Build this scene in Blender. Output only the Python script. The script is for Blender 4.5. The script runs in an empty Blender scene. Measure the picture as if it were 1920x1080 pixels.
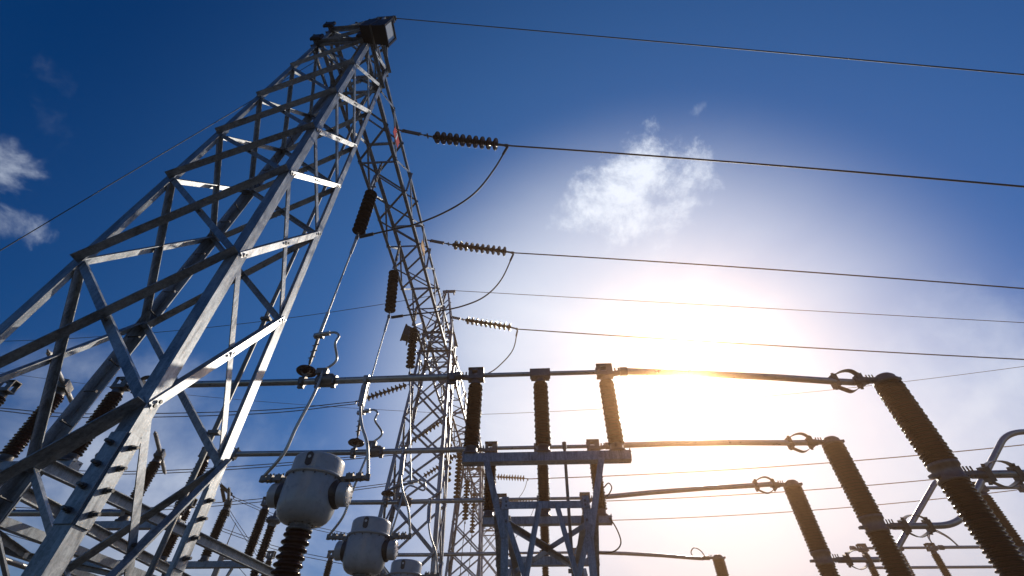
import bpy, math, random
from mathutils import Vector, Matrix
random.seed(7)
R = math.radians
SC = bpy.context.scene
COL = SC.collection
H = 1.6                                   # eye height of the photographer
# ------------------------------------------------------------------ camera
F_PX, PITCH, YAW, ROLL = 840.384, R(44.6276), R(-3.7718), R(0.5205)
fwd = Vector((math.sin(YAW)*math.cos(PITCH), math.cos(YAW)*math.cos(PITCH), math.sin(PITCH)))
r0 = Vector((math.cos(YAW), -math.sin(YAW), 0)); u0 = r0.cross(fwd)
right = r0*math.cos(ROLL)+u0*math.sin(ROLL); up = -r0*math.sin(ROLL)+u0*math.cos(ROLL)
cam = bpy.data.cameras.new('camera'); cam.sensor_width = 36; cam.lens = F_PX/1920*36
cam.clip_start = .05; cam.clip_end = 5000
co = bpy.data.objects.new('camera', cam); COL.objects.link(co)
M = Matrix((( right.x, up.x, -fwd.x, 0), (right.y, up.y, -fwd.y, 0), (right.z, up.z, -fwd.z, H), (0,0,0,1)))
co.matrix_world = M
SC.camera = co
def ray(px, py): return right*((px-960)/F_PX)+up*((540-py)/F_PX)+fwd
def at(px, py, Y):                        # world point seen at a photo pixel, at depth Y
    d = ray(px, py); d = d*(Y/d.y); return Vector((d.x, d.y, d.z+H))
def atx(px, py, X):
    d = ray(px, py); d = d*(X/d.x); return Vector((d.x, d.y, d.z+H))
def atz(px, py, Z):
    d = ray(px, py); d = d*(Z/d.z); return Vector((d.x, d.y, d.z+H))
def V(x, y, z): return Vector((x, y, z+H))
# ------------------------------------------------------------------ light
SUN_DIR = ray(1285, 715).normalized()
EL = math.asin(SUN_DIR.z); AZ = math.atan2(SUN_DIR.x, SUN_DIR.y)
sl = bpy.data.lights.new('sun', 'SUN'); sl.energy = 4.6; sl.angle = R(.53); sl.color = (1, .89, .74)
so = bpy.data.objects.new('sun', sl); COL.objects.link(so); so.location = (20, 60, 50)
so.rotation_euler = (-SUN_DIR).to_track_quat('-Z', 'Y').to_euler()
SC.view_settings.view_transform = 'Standard'; SC.view_settings.look = 'None'
SC.view_settings.exposure = 0.0; SC.view_settings.gamma = 1.0
SC.cycles.use_denoising = True
SC.cycles.max_bounces = 6; SC.cycles.volume_bounces = 0
SKY_STRENGTH = .07
W = bpy.data.worlds.new('World'); SC.world = W; W.use_nodes = True
nt = W.node_tree; nt.nodes.clear(); L = nt.links.new
def N(t, **k):
    n = nt.nodes.new(t)
    for a, b in k.items(): setattr(n, a, b)
    return n
def mth(op, a, b=None, clamp=False):
    n = N('ShaderNodeMath', operation=op); n.use_clamp = clamp
    for i, x in enumerate((a, b)):
        if x is None: continue
        if isinstance(x, (int, float)): n.inputs[i].default_value = x
        else: L(x, n.inputs[i])
    return n.outputs[0]
sky = N('ShaderNodeTexSky', sky_type='NISHITA'); sky.sun_disc = False
sky.sun_elevation = EL; sky.sun_rotation = AZ; sky.altitude = 300
sky.air_density = 1.0; sky.dust_density = 0.6; sky.ozone_density = 5.0
tc = N('ShaderNodeTexCoord'); dirn = tc.outputs['Generated']
def dotv(v):
    n = N('ShaderNodeVectorMath', operation='DOT_PRODUCT'); L(dirn, n.inputs[0]); n.inputs[1].default_value = v
    return n.outputs['Value']
def noise(scale, detail=8, rough=.6, stretch=(1, 1, 1), off=(0, 0, 0), dist=0.0):
    mp = N('ShaderNodeMapping'); L(dirn, mp.inputs[0]); mp.inputs['Scale'].default_value = stretch; mp.inputs['Location'].default_value = off
    n = N('ShaderNodeTexNoise'); L(mp.outputs[0], n.inputs['Vector']); n.inputs['Scale'].default_value = scale
    n.inputs['Detail'].default_value = detail; n.inputs['Roughness'].default_value = rough; n.inputs['Distortion'].default_value = dist
    return n.outputs['Fac']
def smooth(x, a, b):
    n = N('ShaderNodeMapRange', interpolation_type='SMOOTHSTEP'); L(x, n.inputs['Value'])
    n.inputs['From Min'].default_value = a; n.inputs['From Max'].default_value = b
    return n.outputs['Result']
nz_fine = noise(9, 10, .62, dist=.4)
nz_big = noise(8.5, 12, .68, dist=.15, off=(2.1, .4, .7))
nz_mid = noise(4.5, 9, .6, off=(3, 1, 2))
def cloud_mask(px, py, a, b, rot=0, k=1.5, lo=.05, hi=.55, nz=None):
    c = ray(px, py).normalized(); rt = c.cross(Vector((0, 0, 1))).normalized(); u = rt.cross(c)
    rt, u = rt*math.cos(rot)+u*math.sin(rot), -rt*math.sin(rot)+u*math.cos(rot)
    z = mth('MAXIMUM', dotv(c), .05)
    x = mth('DIVIDE', mth('DIVIDE', dotv(rt), z), a); y = mth('DIVIDE', mth('DIVIDE', dotv(u), z), b)
    r2 = mth('ADD', mth('MULTIPLY', x, x), mth('MULTIPLY', y, y))
    front = smooth(dotv(c), .3, .4)
    m = mth('ADD', mth('SUBTRACT', 1.0, r2), mth('MULTIPLY', mth('SUBTRACT', nz or nz_fine, .5), k*2))
    return mth('MULTIPLY', smooth(m, lo, hi), front)
masks = [(cloud_mask(1195, 350, .165, .125, 0, 2.15, .05, 1.3, nz_big), 1.0),
         (cloud_mask(6, 322, .055, .048, 0, 2.4, .25, 1.9), .6),
         (cloud_mask(10, 418, .058, .038, .2, 2.4, .25, 1.9), .65),
         (cloud_mask(105, 205, .09, .04, -.5, 2.6, .6, 2.0), .07),
         (cloud_mask(1310, 205, .035, .02, 0, 2.0, .5, 1.6), .3),
         (cloud_mask(1840, 755, .16, .02, .42, 1.4, .2, 1.4), .3),
         (cloud_mask(330, 800, .25, .12, .2, 2.2, .1, 2.0, nz_mid), .35),
         (cloud_mask(60, 690, .2, .07, .1, 2.2, .2, 2.0, nz_mid), .3),
         (cloud_mask(650, 960, .16, .05, .1, 2.2, .2, 1.8), .35),
         (cloud_mask(300, 1010, .42, .13, .05, 1.9, -.1, 1.7, nz_mid), .62),
         (cloud_mask(1840, 860, .38, .24, .2, 1.5, -.2, 1.5, nz_mid), .62)]
acc = None
for m, s in masks:
    t = mth('SUBTRACT', 1.0, mth('MULTIPLY', m, s))
    acc = t if acc is None else mth('MULTIPLY', acc, t)
# thin high veil, thicker towards the horizon
sep = N('ShaderNodeSeparateXYZ'); L(dirn, sep.inputs[0])
veil = mth('MULTIPLY', smooth(noise(2.2, 8, .6, (1, 1, 3.2), (5, 2, 0), .6), .35, .8), mth('SUBTRACT', .62, smooth(sep.outputs[2], .1, .62)), clamp=True)
acc = mth('MULTIPLY', acc, mth('SUBTRACT', 1.0, mth('MULTIPLY', veil, .75)))
# the sun's white glow, painted into the sky colour
near = dotv(tuple(ray(1200, 800).normalized()))
broad = mth('MULTIPLY', smooth(near, .30, .95), .22)   # paler blue towards the sun
sun_glow = mth('MULTIPLY', mth('POWER', smooth(near, .76, .992), 1.25), mth('ADD', .72, mth('MULTIPLY', noise(3.0, 7, .55, (1, 1, 2), (1, 7, 3), .4), .5)), clamp=True)
acc = mth('MULTIPLY', acc, mth('SUBTRACT', 1.0, mth('MULTIPLY', sun_glow, .93, clamp=True)))
hs = N('ShaderNodeHueSaturation'); hs.inputs['Hue'].default_value = .512; hs.inputs['Saturation'].default_value = 1.75; hs.inputs['Value'].default_value = .95
L(sky.outputs[0], hs.inputs['Color'])
pale = N('ShaderNodeMix', data_type='RGBA'); L(broad, pale.inputs[0]); L(hs.outputs[0], pale.inputs[6])
pale.inputs[7].default_value = (.16/SKY_STRENGTH, .46/SKY_STRENGTH, 1.0/SKY_STRENGTH, 1)
mix = N('ShaderNodeMix', data_type='RGBA'); L(acc, mix.inputs[0])
mix.inputs[6].default_value = (.89/SKY_STRENGTH, .98/SKY_STRENGTH, 1.12/SKY_STRENGTH, 1); L(pale.outputs[2], mix.inputs[7])
bg = N('ShaderNodeBackground'); bg.inputs['Strength'].default_value = SKY_STRENGTH; L(mix.outputs[2], bg.inputs['Color'])
L(bg.outputs[0], N('ShaderNodeOutputWorld').inputs['Surface'])
# ------------------------------------------------------------------ materials
def mat(name, base, metallic=0., rough=.5, var=.25, scale=8., bump=0., coat=0., base2=None, streak=False, spec=.5, rvar=.12, spangle=0., rust=0.):
    m = bpy.data.materials.new(name); m.use_nodes = True; t = m.node_tree; ln = t.links.new
    b = t.nodes['Principled BSDF']; b.inputs['Metallic'].default_value = metallic
    b.inputs['Coat Weight'].default_value = coat; b.inputs['Coat Roughness'].default_value = .12
    b.inputs['Specular IOR Level'].default_value = spec
    tco = t.nodes.new('ShaderNodeTexCoord'); oi = t.nodes.new('ShaderNodeObjectInfo')
    mp = t.nodes.new('ShaderNodeMapping'); ln(tco.outputs['Object'], mp.inputs[0])
    ad = t.nodes.new('ShaderNodeVectorMath'); ad.operation = 'SCALE'; ad.inputs[0].default_value = (37, 11, 23); ln(oi.outputs['Random'], ad.inputs['Scale'])
    ln(ad.outputs[0], mp.inputs['Location'])
    if streak: mp.inputs['Scale'].default_value = (1, 1, .22)
    n1 = t.nodes.new('ShaderNodeTexNoise'); ln(mp.outputs[0], n1.inputs['Vector']); n1.inputs['Scale'].default_value = scale; n1.inputs['Detail'].default_value = 7; n1.inputs['Roughness'].default_value = .65
    n2 = t.nodes.new('ShaderNodeTexNoise'); ln(mp.outputs[0], n2.inputs['Vector']); n2.inputs['Scale'].default_value = scale*.22; n2.inputs['Detail'].default_value = 4
    av = t.nodes.new('ShaderNodeMath'); av.operation = 'MULTIPLY_ADD'; ln(n1.outputs['Fac'], av.inputs[0]); av.inputs[1].default_value = .6
    hv = t.nodes.new('ShaderNodeMath'); hv.operation = 'MULTIPLY'; ln(n2.outputs['Fac'], hv.inputs[0]); hv.inputs[1].default_value = .4; ln(hv.outputs[0], av.inputs[2])
    cr = t.nodes.new('ShaderNodeValToRGB'); ln(av.outputs[0], cr.inputs[0])
    b2 = base2 or tuple(c*(1-var*1.2) for c in base)
    cr.color_ramp.elements[0].position = .36; cr.color_ramp.elements[0].color = (*b2, 1)
    cr.color_ramp.elements[1].position = .64; cr.color_ramp.elements[1].color = (*[min(1, c*(1+var*.6)) for c in base], 1)
    colr = cr.outputs[0]
    def mixc(fac, a_, bcol, mode='MIX'):
        q = t.nodes.new('ShaderNodeMix'); q.data_type = 'RGBA'; q.blend_type = mode; ln(fac, q.inputs[0]); ln(a_, q.inputs[6])
        if isinstance(bcol, tuple): q.inputs[7].default_value = (*bcol, 1)
        else: ln(bcol, q.inputs[7])
        return q.outputs[2]
    if spangle:                           # zinc crystals and pale run marks
        vo = t.nodes.new('ShaderNodeTexVoronoi'); ln(tco.outputs['Object'], vo.inputs['Vector']); vo.inputs['Scale'].default_value = 70
        sx_ = t.nodes.new('ShaderNodeSeparateColor'); ln(vo.outputs['Color'], sx_.inputs[0])
        mq = t.nodes.new('ShaderNodeMapRange'); ln(sx_.outputs[0], mq.inputs['Value']); mq.inputs['To Min'].default_value = 1-spangle; mq.inputs['To Max'].default_value = 1+spangle
        vm = t.nodes.new('ShaderNodeVectorMath'); vm.operation = 'SCALE'; ln(colr, vm.inputs[0]); ln(mq.outputs[0], vm.inputs['Scale']); colr = vm.outputs[0]
        m2 = t.nodes.new('ShaderNodeMapping'); ln(tco.outputs['Object'], m2.inputs[0]); m2.inputs['Scale'].default_value = (1, 1, .12); m2.inputs['Rotation'].default_value = (.25, .3, 0)
        n3 = t.nodes.new('ShaderNodeTexNoise'); ln(m2.outputs[0], n3.inputs['Vector']); n3.inputs['Scale'].default_value = 34; n3.inputs['Detail'].default_value = 3
        r3 = t.nodes.new('ShaderNodeMapRange'); ln(n3.outputs['Fac'], r3.inputs['Value']); r3.inputs['From Min'].default_value = .52; r3.inputs['From Max'].default_value = .74; r3.inputs['To Max'].default_value = .45
        colr = mixc(r3.outputs[0], colr, tuple(min(1, c*1.7) for c in base))
    if rust:
        n4 = t.nodes.new('ShaderNodeTexNoise'); ln(mp.outputs[0], n4.inputs['Vector']); n4.inputs['Scale'].default_value = 3.2; n4.inputs['Detail'].default_value = 9; n4.inputs['Roughness'].default_value = .75
        r4 = t.nodes.new('ShaderNodeMapRange'); ln(n4.outputs['Fac'], r4.inputs['Value']); r4.inputs['From Min'].default_value = .60; r4.inputs['From Max'].default_value = .76; r4.inputs['To Max'].default_value = rust
        colr = mixc(r4.outputs[0], colr, (.11, .075, .05))
    ln(colr, b.inputs['Base Color'])
    mr = t.nodes.new('ShaderNodeMapRange'); ln(n1.outputs['Fac'], mr.inputs['Value']); mr.inputs['From Min'].default_value = .3; mr.inputs['From Max'].default_value = .7
    mr.inputs['To Min'].default_value = max(.04, rough-rvar); mr.inputs['To Max'].default_value = rough+rvar; ln(mr.outputs[0], b.inputs['Roughness'])
    if bump:
        bp = t.nodes.new('ShaderNodeBump'); bp.inputs['Strength'].default_value = bump; bp.inputs['Distance'].default_value = .02
        ln(n1.outputs['Fac'], bp.inputs['Height']); ln(bp.outputs[0], b.inputs['Normal'])
    return m
GALV = mat('galvanised_steel', (.27, .297, .33), .5, .43, .45, 16, .05, streak=True, spangle=.18, rust=.2)
GALV2 = mat('galvanised_steel_weathered', (.20, .205, .205), .5, .5, .4, 10, .05, streak=True, spangle=.14, rust=.3)
BOLT = mat('dark_bolt_steel', (.12, .12, .12), .7, .45, .3, 30)
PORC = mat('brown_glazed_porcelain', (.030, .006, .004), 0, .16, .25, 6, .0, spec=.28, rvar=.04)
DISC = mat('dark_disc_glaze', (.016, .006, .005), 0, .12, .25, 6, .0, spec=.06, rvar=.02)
ALU = mat('aluminium_tube', (.45, .44, .42), .8, .36, .2, 9, .03)
CAST = mat('cast_fitting', (.17, .16, .15), .7, .45, .3, 18, .08)
CABLE = mat('stranded_cable', (.03, .03, .032), .1, .65, .25, 40, .1)
PAINT = mat('grey_tank_paint', (.41, .425, .445), 0, .3, .14, 7, .01, coat=.3, rust=.14, base2=(.33, .345, .365), rvar=.06)
DARK = mat('dark_rubber', (.02, .02, .022), 0, .4, .2, 12)
LAMPB = mat('black_lamp_housing', (.028, .022, .018), .2, .45, .25, 10)
GLASS = mat('frosted_lamp_glass', (.55, .57, .56), 0, .12, .08, 6, coat=.6, rvar=.04)
RED = mat('red_enamel', (.42, .002, .012), 0, .7, .12, 9)
YEL = mat('yellow_enamel', (.55, .24, .01), 0, .6, .2, 9)
WHITE = mat('white_enamel', (.8, .8, .8), 0, .35, .05, 9)
CONC = mat('concrete', (.34, .33, .30), 0, .85, .3, 9, .2)
GRAVEL = mat('gravel_ground', (.05, .048, .042), 0, .9, .5, 30, .6)
# ------------------------------------------------------------------ mesh helper
ORG = {}
class MB:
    def __init__(s): s.v = []; s.f = []; s.m = []; s.sm = []; s.cur = 0
    def add(s, vs, fs, smooth=False):
        o = len(s.v); s.v += [Vector(v) for v in vs]
        for f in fs: s.f.append([i+o for i in f]); s.m.append(s.cur); s.sm.append(smooth)
        return s
    def hexa(s, p): # 8 points: bottom 4, top 4
        return s.add(p, [(3,2,1,0),(4,5,6,7),(0,1,5,4),(1,2,6,5),(2,3,7,6),(3,0,4,7)])
    def box(s, c, d, ax=None):
        c = Vector(c); ax = ax or (Vector((1,0,0)), Vector((0,1,0)), Vector((0,0,1)))
        h = [a*(x/2) for a, x in zip(ax, d)]
        return s.hexa([c+h[0]*i+h[1]*j+h[2]*k for k in (-1,1) for i, j in ((-1,-1),(1,-1),(1,1),(-1,1))])
    def rod(s, a, b, w, h, upv=(0,0,1)):   # rectangular bar
        a, b = Vector(a), Vector(b); x = (b-a).normalized(); upv = Vector(upv)
        if abs(x.dot(upv)) > .98: upv = Vector((0,1,0))
        y = upv.cross(x).normalized(); z = x.cross(y)
        return s.box((a+b)/2, ((b-a).length, w, h), (x, y, z))
    def angle(s, a, b, d1, d2, w, t, w2=None):   # L section, heel on a-b, flanges along d1 and d2
        a, b = Vector(a), Vector(b); x = (b-a).normalized(); w2 = w2 or w
        d1 = Vector(d1); d1 = (d1-x*d1.dot(x)).normalized(); d2 = Vector(d2); d2 = d2-x*d2.dot(x); d2 = (d2-d1*d2.dot(d1)).normalized()
        pr = [(0,0),(w,0),(w,t),(t,t),(t,w2),(0,w2)]
        vs = [p+d1*i+d2*j for p in (a, b) for i, j in pr]
        fs = [(i, (i+1) % 6, 6+(i+1) % 6, 6+i) for i in range(6)]
        if x.dot(d1.cross(d2)) > 0: fs = [f[::-1] for f in fs]; caps = [(0,1,2,3),(0,3,4,5),(9,8,7,6),(11,10,9,6)]
        else: caps = [(3,2,1,0),(5,4,3,0),(6,7,8,9),(6,9,10,11)]
        fs = [f[::-1] for f in fs]; caps = [c[::-1] for c in caps]
        return s.add(vs, fs+caps)
    def tube(s, pts, r, n=10, cap=True):
        pts = [Vector(p) for p in pts]; k = len(pts); rr = r if isinstance(r, (list, tuple)) else [r]*k
        ring = []; ref = None
        for i, p in enumerate(pts):
            t = (pts[min(i+1, k-1)]-pts[max(i-1, 0)]).normalized()
            if ref is None: ref = t.orthogonal().normalized()
            ref = (ref-t*ref.dot(t)).normalized(); q = t.cross(ref)
            ring.append([p+ref*(rr[i]*math.cos(2*math.pi*j/n))+q*(rr[i]*math.sin(2*math.pi*j/n)) for j in range(n)])
        vs = [v for g in ring for v in g]
        fs = [(i*n+j, i*n+(j+1) % n, (i+1)*n+(j+1) % n, (i+1)*n+j) for i in range(k-1) for j in range(n)]
        s.add(vs, fs, True)
        if cap: s.add(ring[0][::-1], [tuple(range(n))]); s.add(ring[-1], [tuple(range(n))])
        return s
    def lathe(s, p, d, prof, n=20, smooth=True):   # prof: (along, radius)
        p, d = Vector(p), Vector(d).normalized(); a = d.orthogonal().normalized(); b = d.cross(a)
        if abs(d.z) > .999: a = Vector((1,0,0)); b = d.cross(a)
        vs = [p+d*h+a*(r*math.cos(2*math.pi*j/n))+b*(r*math.sin(2*math.pi*j/n)) for h, r in prof for j in range(n)]
        k = len(prof)
        s.add(vs, [(i*n+j, i*n+(j+1) % n, (i+1)*n+(j+1) % n, (i+1)*n+j) for i in range(k-1) for j in range(n)], smooth)
        s.add(vs[:n][::-1], [tuple(range(n))]); s.add(vs[-n:], [tuple(range(n))])
        return s
    def bolt(s, p, d, r=.018, h=.02):
        c = s.cur; s.cur = 1; s.lathe(p, d, [(0, r), (h, r)], 6, False); s.cur = c; return s
    def build(s, name, mats, parent=None, org=None):
        me = bpy.data.meshes.new(name)
        o = bpy.data.objects.new(name, me); COL.objects.link(o)
        if parent is not None: og = ORG[parent.name]
        else: og = Vector(org) if org is not None else sum(s.v, Vector())/max(1, len(s.v)); o.location = og
        me.from_pydata([v-og for v in s.v], [], s.f)
        for m in (mats if isinstance(mats, (list, tuple)) else [mats]): me.materials.append(m)
        me.polygons.foreach_set('material_index', [min(i, len(me.materials)-1) for i in s.m]); me.polygons.foreach_set('use_smooth', s.sm)
        me.validate(); me.update()
        if parent is not None: o.parent = parent
        ORG[o.name] = og
        return o
def tag(o, label, cat=None, group=None):
    o['label'] = label
    if cat: o['category'] = cat
    if group: o['group'] = group
    return o
def thing(name, loc, label, cat, group=None):
    o = bpy.data.objects.new(name, None); COL.objects.link(o); o.location = loc; ORG[o.name] = Vector(loc); o.empty_display_size = .2
    return tag(o, label, cat, group)
KIDS = {}
def copy_tree(o, loc, label, parent=None):
    c = o.copy(); COL.objects.link(c)
    if parent is None: c.location = loc; c['label'] = label
    else: c.parent = parent
    for k in list(o.children): copy_tree(k, None, None, c)
    return c
def smoothline(P, k=8):
    P = [Vector(p) for p in P]; out = []
    for i in range(len(P)-1):
        p0, p1, p2, p3 = P[max(i-1,0)], P[i], P[i+1], P[min(i+2, len(P)-1)]
        if i == 0: p0 = p1*2-p2
        if i+2 > len(P)-1: p3 = p2*2-p1
        for j in range(k):
            t = j/k
            out.append(.5*((2*p1)+(p2-p0)*t+(2*p0-5*p1+4*p2-p3)*t*t+(3*p1-p0-3*p2+p3)*t**3))
    return out+[P[-1]]
def fillet(P, r, k=6):
    P = [Vector(p) for p in P]; out = [P[0]]
    for i in range(1, len(P)-1):
        a, b, c = P[i-1], P[i], P[i+1]; d1 = (a-b).normalized(); d2 = (c-b).normalized()
        q0, q2 = b+d1*r, b+d2*r
        for j in range(k+1):
            t = j/k; out.append(q0*(1-t)**2+b*2*t*(1-t)+q2*t*t)
    return out+[P[-1]]
def parab(pts, x1=None, k=22):            # a hanging wire through points, carried on to x1
    P = [Vector(p) for p in pts]; a, b, c = P[0], P[len(P)//2], P[-1]
    T = [0, (b-a).length, (b-a).length+(c-b).length]
    tend = T[2] if x1 is None else T[2]*(x1-a.x)/(c.x-a.x)
    out = []
    for i in range(k+1):
        t = tend*i/k
        l0 = (t-T[1])*(t-T[2])/((T[0]-T[1])*(T[0]-T[2])); l1 = (t-T[0])*(t-T[2])/((T[1]-T[0])*(T[1]-T[2])); l2 = (t-T[0])*(t-T[1])/((T[2]-T[0])*(T[2]-T[1]))
        out.append(a*l0+b*l1+c*l2)
    return out
# ------------------------------------------------------------------ the setting
g = MB(); g.add([(-900,-900,0),(900,-900,0),(900,900,0),(-900,900,0)], [(0,1,2,3)])
o = g.build('ground', GRAVEL, org=(0,0,0)); o['kind'] = 'structure'
# ------------------------------------------------------------------ lattice gantry towers
TX, TY, S0, K, D0, KD = -4.472, 3.917, 1.200, .043, .682, .009
LEV = [-1.45, 0., 1.998, 4.001, 5.872, 7.287, 8.822, 10.457, 12.0, 13.08]
APEX = 16.25
def tleg(sx, sy, z):
    return V(TX+sx*(S0-K*z), TY+sy*(D0-KD*z), z)
def brace(a, b, n, w, t, side, parent, mats=(GALV, BOLT), off=.004, bolts=True, name='brace', out=False, low=False, roll=0.):
    """L brace lying on the face with normal n; side=+1 outside the legs, -1 inside"""
    a, b, n = Vector(a), Vector(b), Vector(n).normalized(); x = (b-a).normalized()
    wv = n.cross(x).normalized()
    if wv.z > 0: wv = -wv                # wv points to the lower edge
    n0 = n; n, wv = n*math.cos(roll)+wv*math.sin(roll), wv*math.cos(roll)-n*math.sin(roll)
    base = n0*(off if side > 0 else -.02-off)
    mb = MB()
    if side > 0:
        k = 1 if low else -1
        heel = wv*(k*w/2); mb.angle(a+base+heel-x*.03, b+base+heel+x*.03, wv*-k, n if out else -n, w, t, w*(1.15 if low else .75))
    else: heel = (wv*(-w/2)); mb.angle(a+base+heel-x*.03, b+base+heel+x*.03, wv, -n, w, t, w*.75)
    if bolts:
        for p in (a, b, (a+b)/2):
            for d in ((.0, .07) if p is not (a+b)/2 else (0,)):
                q = p+(x*d if p is a else -x*d)
                mb.bolt(q+base+n*(t if side > 0 else .0), n, .017, .016)
    return mb.build(name, list(mats), parent)
def make_tower():
    root = thing('gantry_tower', (TX, TY, 0), 'tall near galvanised lattice tower with splice bolts, tapering up to the dark floodlight', 'lattice tower', 'lattice gantry towers')
    legs = {}
    for sx, sy in ((-1,-1), (1,-1), (1,1), (-1,1)):
        mb = MB(); zs = [-1.5, 1.45, 7.6, 13.4]; ws = [.145, .135, .118]; ts = [.016, .015, .013]
        for i in range(3):
            mb.angle(tleg(sx, sy, zs[i]), tleg(sx, sy, zs[i+1]), (-sx,0,0), (0,-sy,0), ws[i], ts[i])
        lg = mb.build('leg', [GALV, BOLT], root); legs[(sx,sy)] = lg
        # splice plates with two rows of big bolts
        sp = MB(); z0, z1 = 1.02, 1.72
        ax = (tleg(sx,sy,z1)-tleg(sx,sy,z0)).normalized()
        for dv, nv in (((-sx,0,0),(0,sy,0)), ((0,-sy,0),(sx,0,0))):
            dv, nv = Vector(dv), Vector(nv)
            c = (tleg(sx,sy,z0)+tleg(sx,sy,z1))/2+dv*.076+nv*.008
            sp.box(c, ((tleg(sx,sy,z1)-tleg(sx,sy,z0)).length, .136, .012), (ax, dv, ax.cross(dv)))
            for j in range(4):
                q = tleg(sx,sy,z0+.09+.17*j)+dv*.08+nv*.014
                sp.bolt(q, nv, .024, .028); sp.cur = 1; sp.lathe(q+nv*.03, nv, [(0,.015),(.035,.015)], 8); sp.cur = 0
        sp.build('splice_plate', [GALV, BOLT], lg)
        ft = MB(); p = tleg(sx, sy, -1.6)
        ft.box(p+Vector((0,0,.1)), (.6,.6,.28)); ft.build('footing', CONC, lg)
        if (sx,sy) == (-1,1):
            for j in range(22):
                z = .4+j*.42; p = tleg(sx,sy,z)+Vector((.1,0,0)) if j % 2 else tleg(sx,sy,z)+Vector((0,-.1,0))
                d = Vector((0,1,0)) if j % 2 else Vector((-1,0,0)); d2 = -d
                mb = MB(); mb.tube([p+d*.02, p+d2*.17], .010, 6); mb.lathe(p+d2*.16, d2, [(0,.02),(.015,.02)], 6)
                mb.build('step_bolt', BOLT, lg)
    faces = [((-1,-1),(1,-1),(0,-1,0)), ((1,-1),(1,1),(1,0,0)), ((-1,1),(1,1),(0,1,0)), ((-1,-1),(-1,1),(-1,0,0))]
    for fi, (A, B, n) in enumerate(faces):
        dv = Vector((1,0,0)) if n[1] else Vector((0,1,0))
        for i in range(len(LEV)-1):
            z0, z1 = LEV[i], LEV[i+1]; w = .092 if z0 < 5 else (.088 if z0 < 10 else .072)
            ins = dv*.06
            # A lower -> B upper, and A upper -> B lower
            brace(tleg(*A,z0)+ins, tleg(*B,z1)-ins, n, w, .011, 1, root, out=(z0 < 1.9 if n[0] else n[1] < 0), low=bool(n[1]), roll=(n[0]*.42 if n[0] and z0 > 5 else (n[0]*.15 if n[0] else 0)))  # side braces rolled off the face so that they glint in the sun
            brace(tleg(*A,z1)+ins, tleg(*B,z0)-ins, n, w*.9, .010, -1, root)
        for z in (12.0, 13.08):
            mb = MB(); nn = Vector(n)
            mb.angle(tleg(*A,z)+nn*.02, tleg(*B,z)+nn*.02, (0,0,-1), nn, .085, .009); mb.build('girt', [GALV, BOLT], root)
    # earth peak
    top = V(TX, TY, APEX)
    for sx, sy in ((-1,-1), (1,-1), (1,1), (-1,1)):
        mb = MB(); mb.angle(tleg(sx,sy,13.2), top+Vector((sx*.10, sy*.08, -.05)), (-sx,0,0), (0,-sy,0), .075, .008); mb.build('peak_leg', [GALV, BOLT], root)
    for A, B, n in faces:
        q = lambda S, t: tleg(*S,13.2).lerp(top+Vector((S[0]*.1,S[1]*.08,-.05)), t)
        brace(q(A,.0), q(B,.45), n, .07, .008, 1, root, bolts=False); brace(q(A,.45), q(B,.8), n, .06, .008, -1, root, bolts=False)
    mb = MB(); mb.box(top+Vector((.1,0,0)), (.62, .12, .10)); mb.rod(top+Vector((.35,-.09,-.12)), top+Vector((.35,.09,-.12)), .05, .16)
    mb.build('peak_bracket', CAST, root)
    return root
tower1 = make_tower()
# conduit clipped to the near tower
mb = MB(); pts = [tleg(1,1,z)+Vector((-.34,.03,0)) for z in (-1.5,2,5,8,11,12.6)]
mb.tube(pts, .028, 8)
for z in (-.6,.7,2.4,4.1,5.8,7.5,9.2,10.9): 
    p = tleg(1,1,z)+Vector((-.34,.03,0)); mb.box(p+Vector((.02,-.01,0)), (.13,.07,.04))
tag(mb.build('conduit_pipe', GALV2), 'thin grey conduit pipe climbing beside the right far leg of the near tower', 'pipe')
SPAN = 12.6
towers = [tower1]
for i, lb in ((1, 'second lattice tower, standing where the first run of beam ends, behind the grey transformers'),
              (2, 'third lattice tower, partly hidden behind the left post of the closed switches'),
              (3, 'farthest lattice tower, small and dense behind the switch stand')):
    towers.append(copy_tree(tower1, (TX, TY+SPAN*i, 0), lb)); towers[-1].scale = (1.06, 1, 1)
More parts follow.
